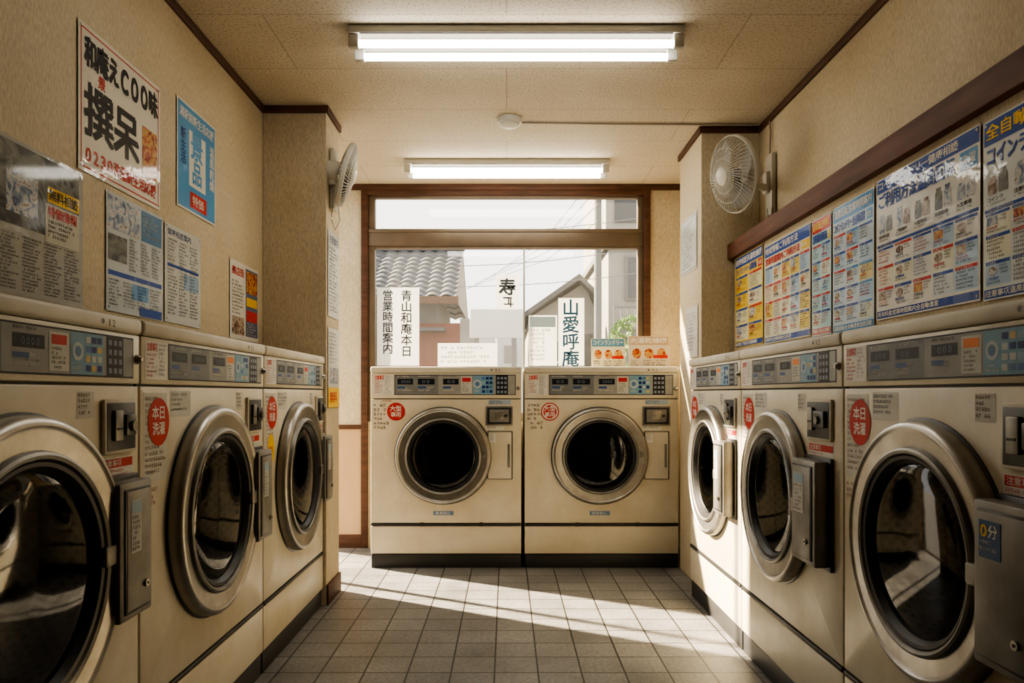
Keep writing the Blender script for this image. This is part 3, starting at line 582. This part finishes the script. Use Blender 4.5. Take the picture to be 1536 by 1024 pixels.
F=Flat(); w,h=.26,.28; F.rect(0,0,w,h,(.55,.55,.52),0); F.block(.02,.03,w-.02,h-.03,.014,(.2,.22,.24),1,rr); place(F,'notice_sheet','R',4.2,1.24,1.026)

# papers on the window glass
def px(p,y=4.935): return (p-760)*y/1100
def pz(p,y=4.935): return 1.04+(590-p)*y/1100
TR=mat('thin_paper',(.78,.78,.74),rough=.7,var=.04)
nt=TR.node_tree; tb=nt.nodes.new('ShaderNodeBsdfTranslucent'); tb.inputs[0].default_value=(.85,.84,.8,1); mxs=nt.nodes.new('ShaderNodeMixShader'); mxs.inputs[0].default_value=.35
nt.links.new(nt.nodes['Principled BSDF'].outputs[0],mxs.inputs[1]); nt.links.new(tb.outputs[0],mxs.inputs[2]); nt.links.new(mxs.outputs[0],nt.nodes['Material Output'].inputs['Surface'])
def wsign(x0,y0,x1,y1,name):
    F=Flat(sticker); F.W=px(x1)-px(x0); F.H=pz(y0)-pz(y1); F.rect(0,0,F.W,F.H,TR,0); F.loc=(px(x0),4.965,pz(y1)); F.nm=name; return F
def wdone(F): return F.obj(F.nm,loc=F.loc,smooth=False)
INK=(.05,.06,.07)
F=wsign(564,430,628,548,'hanging_paper_sign'); F.text('青山和庵本日',.165,F.H-.02,.075,INK,1,vert=True,bold=1); F.text('営業時間案内',.04,F.H-.02,.072,INK,1,vert=True,bold=1); wdone(F)
F=wsign(744,411,779,463,'calligraphy_sheet'); F.text('寿',.02,.09,.115,INK,1,bold=2); F.text('り',.045,.01,.075,INK,1,bold=1); wdone(F)
F=wsign(838,446,877,548,'hanging_paper_sign'); F.text('山愛呼庵',.028,F.H-.01,.115,(.03,.09,.16),1,vert=True,bold=1); wdone(F)
F=wsign(793,472,836,548,'notice_sheet'); F.rect(.01,F.H-.08,F.W-.01,F.H-.01,(.3,.4,.45),1); F.block(.01,.02,F.W-.01,F.H-.09,.02,(.22,.27,.30),1,rr,.8); wdone(F)
F=wsign(656,514,746,549,'notice_sheet'); F.block(.02,.02,F.W-.02,F.H-.02,.022,(.30,.33,.34),1,rr,.8); wdone(F)
def stand(x0,x1,h,bgc,nm,rrs):
    P=empty(nm,(x0,4.62,1.2025)); P.rotation_euler=(-.18,0,0)
    F=Flat(); w=x1-x0; q=random.Random(rrs); F.rect(0,0,w,h,bgc,0); F.rect(.005,h*.72,w-.005,h-.004,(.10,.25,.36) if rrs%2 else (.45,.32,.2),1); F.fit(q.choice(WORDS),.01,h*.76,w-.01,h*.95,WHITE,2,bold=1)
    for i in range(3):
        F.circ(w*(.2+.3*i),h*.45,w*.11,PH_FOOD,1,ry=h*.16); F.block(w*(.06+.3*i),h*.05,w*(.34+.3*i),h*.25,.010,BLACK,2,q)
    F.rect(w*.6,h*.3,w*.95,h*.4,RED,2); F.obj('printed_sheet',P,smooth=False)
    b=MB(); b.box(0,.001,0.001,w,.004,h,M_CAP); b.cyl((w/2,.004,h*.6),(w/2,.0886,.0181),.003,M_CAP,8); b.obj('backing_board',P)
stand(.535,.75,.19,(.66,.60,.42),'flyer_stand',1); stand(.77,1.03,.205,(.58,.52,.42),'flyer_stand',2)

# ------------------------------------------------------------------ ceiling lamps etc
def lamp(cx,y,L):
    P=empty('fluorescent_lamp',(cx,y,CZ-.001)); b=MB(); h=L/2
    b.box(-h,0,-.030,h,.165,0,M_LAMPW,bev=.005)
    b.box(-h+.045,.004,-.033,h-.045,.161,-.029,M_LAMPR)
    b.box(-h+.045,.060,-.052,h-.045,.100,-.030,M_LAMPR,bev=.004)
    for s in (-1,1):
        for yy in (.026,.138):
            b.box(min(s*h,s*(h-.04)),yy-.016,-.080,max(s*h,s*(h-.04)),yy+.016,-.028,M_LAMPW,bev=.006)
    b.obj('housing',P)
    b=MB()
    for yy in (.026,.138): b.cyl((-h+.04,yy,-.062),(h-.04,yy,-.062),.0145,M_TUBE,20)
    b.obj('tubes',P)
lamp(.037,2.80,1.29); lamp(0,4.40,1.235)
b=MB(); b.rev([(.0001,-.045),(.035,-.044),(.05,-.036),(.052,-.028),(.06,-.024),(.062,0)],M_LAMPW,None,40); b.obj('smoke_detector',loc=(.014,3.76,CZ-.001))
curve('cable_conduit',[([(.08,3.80,CZ-.007),(.6,3.82,CZ-.007),(1.31,3.83,CZ-.007)],False)],.005,M_CABLE)
curve('power_cord',[([(1.325,3.70,CZ-.035),(1.33,3.70,2.36),(1.325,3.69,2.25)],False),([(1.325,3.66,1.99),(1.31,3.62,1.93),(1.30,3.6,1.87),(1.22,3.7,1.835)],False)],.004,M_CABLE)

# ------------------------------------------------------------------ wall fans
def fan(wallp,wn,hub,n,rad,seed,dep=.055):
    P=empty('wall_fan',wallp); wp=Vector(wallp); hub=Vector(hub)-wp; n=Vector(n).normalized(); wn=Vector(wn)
    M=Matrix.Translation(hub)@n.to_track_quat('Z','Y').to_matrix().to_4x4()
    lines=[]; N=52
    def dome(r,sg): t=r/rad; return sg*(.012+dep*(1-t**2.6))
    for sg in (1,-1):
        for k in range(N):
            a=2*math.pi*k/N+(.07 if sg<0 else 0); pts=[]
            for j in range(8):
                r=.04+(rad-.04)*j/7; aa=a+(.35*(1-j/7) if sg>0 else 0); pts.append(tuple(M@Vector((r*math.cos(aa),r*math.sin(aa),dome(r,sg)))))
            lines.append((pts,False))
        for r in (.042,rad*.45,rad*.72,rad):
            lines.append(([tuple(M@Vector((r*math.cos(2*math.pi*k/40),r*math.sin(2*math.pi*k/40),dome(r,sg)))) for k in range(40)],True))
    curve('guard_wires',lines,.0015,M_FANW,P)
    b=MB(); b.rev([(rad-.003,-.010),(rad+.004,-.008),(rad+.004,.008),(rad-.003,.010),(rad-.003,-.010)],M_FANW,M,48)
    b.rev([(.0001,dep+.023),(.03,dep+.022),(.042,dep+.015),(.044,dep+.007)],M_FANW,M,32)
    b.rev([(.0001,.03),(.025,.028),(.03,-.02),(.0001,-.02)],M_FANB,M,24)
    b.obj('guard_ring_and_badge',P)
    b=MB(); nb=4
    for q in range(nb):
        vs=[];fs=[];nr,na=7,7
        for i in range(nr):
            r=.025+(rad*.88-.025)*i/(nr-1); half=.18+.36*math.sin(math.pi*min(1,(i+.8)/nr*.85))
            for j in range(na):
                t=j/(na-1)-.5; a=2*math.pi*q/nb+t*2*half+.3*i/nr; vs.append((r*math.cos(a),r*math.sin(a),-t*.04+.002))
        for i in range(nr-1):
            for j in range(na-1): fs.append((i*na+j,i*na+j+1,(i+1)*na+j+1,(i+1)*na+j))
        b.add(vs,fs,M_FANB,M)
    b.obj('blades',P)
    e=dep-.055
    b=MB(); b.rev([(.0001,-.15-e),(.03,-.145-e),(.045,-.13-e),(.052,-.09-e),(.05,-.065-e),(.04,-.05-e),(.0001,-.05-e)],M_FANW,M,32); b.obj('motor',P)
    mb=M@Vector((0,0,-.10-e))
    b=MB()
    up=Vector((0,0,1)); sidev=up.cross(wn).normalized(); MP=Matrix(((sidev.x,up.x,wn.x,0),(sidev.y,up.y,wn.y,0),(sidev.z,up.z,wn.z,0),(0,0,0,1)))
    b.box(-.045,-.17,0.001,.045,.14,.028,M_FANW,bev=.012,M=MP); b.box(-.03,-.06,.02,.03,.05,.05,M_FANW,bev=.012,M=MP)
    b.obj('wall_plate',P)
    b=MB(); p0=wn*.035; b.cyl(p0+Vector((0,0,-.03)),mb+Vector((0,0,-.06)),.018,M_FANW,16); b.cyl(mb+Vector((0,0,-.07)),mb,.02,M_FANW,16); b.obj('arm',P)
    pc=mb+Vector((0,0,-.06)); curve('pull_cord',[([tuple(pc),tuple(pc+Vector((.004,.0,-.09))),tuple(pc+Vector((-.004,0,-.17)))],False),([tuple(wn*.03+Vector((0,.01,-.13))),tuple(wn*.035+Vector((.01,.0,-.22))),tuple(wn*.025+Vector((0,-.02,-.27))),tuple(wn*.01+Vector((0,-.04,-.22)))],False)],.002,M_CABLE,P)
fan((1.34,3.68,2.10),(-1,0,0),(1.085,3.50,2.085),(-.94,-.27,-.22),.178,1)
fan((PX,3.70,2.13),(1,0,0),(-.800,3.66,2.13),(.95,.16,-.26),.155,2,dep=.025)

# ------------------------------------------------------------------ outside
M_RTILE=mat('roof_tiles',(.050,.054,.062),rough=.6,var=.35,vscale=3)
M_PLAST=mat('plaster_pale',(.24,.225,.195),rough=.8,var=.15,vscale=2)
M_PLAST2=mat('plaster_grey',(.10,.098,.092),rough=.8,var=.2,vscale=2)
M_SIGN=mat('signboard_white',(.50,.49,.46),rough=.6,var=.06,vscale=2)
M_BRICK=mat('reddish_boards',(.16,.045,.025),rough=.8,var=.35,vscale=6,stretch=(8,1,1))
M_DK=mat('window_dark',(.02,.024,.03),rough=.2,var=.1)
M_ASPH=mat('asphalt',(.12,.12,.12),rough=.9,var=.15,bump=.1)
M_LEAF=mat('leaves',(.10,.19,.025),rough=.6,var=.4,vscale=6)
M_POLE=mat('concrete_pole',(.13,.127,.12),rough=.8,var=.1)
b=MB(); b.box(-45,YB+.13,-.3,45,70,-.125,M_ASPH); b.box(-45,-20,-.3,XL-.13,YB+.13,-.125,M_ASPH); b.obj('street_ground',smooth=False)
def roof(b,x0,x1,y0,z0,y1,z1,m,pitch=.3,rows=10):
    nx=int((x1-x0)/pitch*8); vs=[];fs=[]
    for j in range(rows+1):
        for side in (0,1):
            t=(j+ (0 if side==0 else .999))/ (rows+1)
            for i in range(nx+1):
                x=x0+(x1-x0)*i/nx; w=abs(math.sin(math.pi*(x-x0)/pitch))*.06+(.04 if side==0 else 0)
                vs.append((x,y0+(y1-y0)*t,z0+(z1-z0)*t+w))
    nr=(rows+1)*2
    for j in range(nr-1):
        for i in range(nx): a=j*(nx+1)+i; fs.append((a,a+1,a+nx+2,a+nx+1))
    b.add(vs,fs,m)
P=empty('tiled_roof_house',(0,0,0)); b=MB()
b.box(-7.5,15.8,-.12,-1.5,19.5,3.15,M_PLAST2); b.box(-2.5,15.74,-.12,-1.0,15.8,2.55,M_BRICK); b.box(-2.3,15.7,1.5,-1.9,15.76,2.1,M_DK); b.box(-1.0,15.74,-.12,-.8,19,2.65,M_PLAST)
b.box(-7.5,15.3,2.35,-1.3,15.8,2.42,M_RTILE)
for x in (-6.6,-5.0,-3.9): b.box(x,15.72,1.2,x+1.1,15.8,2.25,M_POLE); b.box(x+.08,15.70,1.28,x+.52,15.73,2.18,M_DK); b.box(x+.58,15.70,1.28,x+1.02,15.73,2.18,M_DK)
b.obj('walls',P,smooth=False)
b=MB(); roof(b,-8,-1.05,15.2,3.0,17.6,4.45,M_RTILE); roof(b,-8,-1.05,20,3.0,17.6,4.45,M_RTILE)
b.box(-8,17.45,4.42,-1.0,17.75,4.68,M_RTILE,bev=.08); b.add([(-1.06,15.3,3.0),(-1.06,19.9,3.0),(-1.06,17.6,4.45)],[(0,1,2)],M_PLAST); b.box(-8,15.15,2.9,-1.0,15.25,3.05,M_WOOD); b.obj('roof',P)
P=empty('gabled_house'); b=MB()
b.box(.55,18,-.12,2.25,22,2.9,M_PLAST); b.add([(.55,18,2.9),(2.25,18,2.9),(1.9,18,3.75)],[(0,1,2)],M_PLAST); b.box(.8,17.94,1.3,1.5,18,2.3,M_DK); b.box(1.7,17.94,1.3,2.1,18,2.5,M_DK); b.box(.85,17.92,1.78,1.45,17.95,1.82,M_SIGN); b.obj('walls',P,smooth=False)
b=MB(); 
for x1,zz in ((.30,2.78),(2.6,2.95)):
    x0=1.75
    b.add([(x0,17.6,3.78),(x1,17.6,zz),(x1,22.2,zz),(x0,22.2,3.78),(x0,17.6,3.92),(x1,17.6,zz+.13),(x1,22.2,zz+.13),(x0,22.2,3.92)],[(0,1,2,3),(4,5,6,7),(0,1,5,4),(1,2,6,5),(2,3,7,6)],M_PLAST2)
b.obj('roof',P,smooth=False)
P=empty('distant_buildings'); b=MB()
for x,wd,hh,m in [(-3.5,3,3.6,M_SIGN),(-.4,1.6,3.3,M_SIGN),(1.0,1.6,4.1,M_SIGN),(-9,5,5.5,M_SIGN)]:
    b.box(x,30,-.12,x+wd,33,hh,m)
    for k in range(int(wd)): b.box(x+.3+k,29.95,2.3,x+.8+k,30,3.0,M_PLAST)
b.obj('blocks',P,smooth=False)
P=empty('apartment_building'); b=MB()
b.box(2.15,15.5,-.12,8,22,4.15,M_PLAST); b.box(2.05,15.4,4.1,8.1,22,4.25,M_PLAST2); b.box(2.3,17,4.2,8,22,6.6,M_PLAST)
b.box(2.5,16.95,5.0,3.1,17,5.7,M_DK)
for z in (1.3,3.0):
    for x in (2.5,3.6,4.9): b.box(x,15.42,z,x+.75,15.5,z+.95,M_POLE); b.box(x+.05,15.40,z+.05,x+.36,15.43,z+.9,M_DK); b.box(x+.40,15.40,z+.05,x+.7,15.43,z+.9,M_DK)
b.box(2.2,15.05,2.35,4.4,15.1,2.4,M_POLE); b.box(2.2,15.05,2.8,4.4,15.1,2.84,M_POLE)
for k in range(16): b.box(2.2+k*.145,15.06,2.35,2.22+k*.145,15.09,2.8,M_POLE)
b.box(2.2,15.0,2.22,4.4,15.5,2.34,M_PLAST2); b.obj('facade',P,smooth=False)
P=empty('utility_pole'); b=MB(); b.cyl((1.68,13.5,-.12),(1.68,13.5,8.2),.075,M_POLE,16,.06); b.box(1.2,13.45,5.3,2.2,13.55,5.38,M_POLE); b.box(1.2,13.45,6.3,2.3,13.55,6.4,M_POLE); b.cyl((1.9,13.4,4.6),(1.9,13.4,5.1),.11,M_POLE); b.obj('pole',P)
L=[]
for k,(z0,z1) in enumerate([(3.3,3.6),(3.6,4.1),(4.3,4.6),(5.3,5.35)]):
    pts=[]
    for i in range(13):
        t=i/12; pts.append((-5+t*10,13.4+.1*k-t*.8,z0+(z1-z0)*t-.5*math.sin(math.pi*t)))
    L.append((pts,False))
for k in range(4): L.append(([(1.68,13.4,4.2+.3*k),(.8,14.6,3.7+.15*k),(-.9+.2*k,16.5,3.4+.1*k)],False))
curve('overhead_wires',L,.007,M_POLE,P)
P=empty('street_signboard'); b=MB(); b.box(-.45,9,1.72,.2,9.06,2.08,M_SIGN,bev=.01); b.box(-.40,9.01,-.12,-.34,9.05,1.75,M_POLE); b.box(.06,9.01,-.12,.12,9.05,1.75,M_POLE); b.obj('board',P)
bm=bmesh.new(); q=random.Random(4)
for k in range(900):
    a=q.random()*6.28; t=q.random(); z=q.uniform(-1,1); r=math.sqrt(1-z*z)*.9*(.7+.3*t); c=Vector((2.1+r*math.cos(a)*.65,12+r*math.sin(a)*.6,1.45+z*.85))
    d=Euler((q.random()*6,q.random()*6,q.random()*6)).to_matrix(); vs=[bm.verts.new(c+d@Vector(p)) for p in [(-.07,0,0),(0,.035,0),(.07,0,0),(0,-.035,0)]]; bm.faces.new(vs)
me=bpy.data.meshes.new('bush'); bm.to_mesh(me); bm.free(); me.materials.append(M_LEAF)
P=empty('bush',(0,0,0)); ob=bpy.data.objects.new('leaves',me); col.objects.link(ob); ob.parent=P
b=MB(); b.cyl((2.1,12,-.12),(2.1,12,1.3),.04,M_WOOD); b.obj('stem',P)

# ------------------------------------------------------------------ light, world, camera
w=bpy.data.worlds.new('World'); scene.world=w; w.use_nodes=True; bg=w.node_tree.nodes['Background']; bg.inputs[0].default_value=(1,.965,.905,1); bg.inputs[1].default_value=3.2
sd=bpy.data.lights.new('sun','SUN'); sd.energy=56; sd.angle=math.radians(1.3); sd.color=(1,.82,.57); so=bpy.data.objects.new('sun',sd); col.objects.link(so)
so.location=(-8,9,8); so.rotation_euler=Vector((1,-.54,-.68)).to_track_quat('-Z','Y').to_euler()
cd=bpy.data.cameras.new('camera'); co=bpy.data.objects.new('camera',cd); col.objects.link(co); co.location=(0,0,1.04); co.rotation_euler=(math.pi/2,0,0)
cd.sensor_width=36; cd.lens=36*1100/1536; cd.shift_x=8/1536; cd.shift_y=78/1536; cd.clip_start=.02; cd.clip_end=300
scene.camera=co
scene.view_settings.view_transform='AgX'
try: scene.view_settings.look='AgX - Medium High Contrast'
except Exception: pass
scene.view_settings.exposure=0
print('FACES',sum(len(o.data.polygons) for o in bpy.data.objects if o.type=='MESH'))
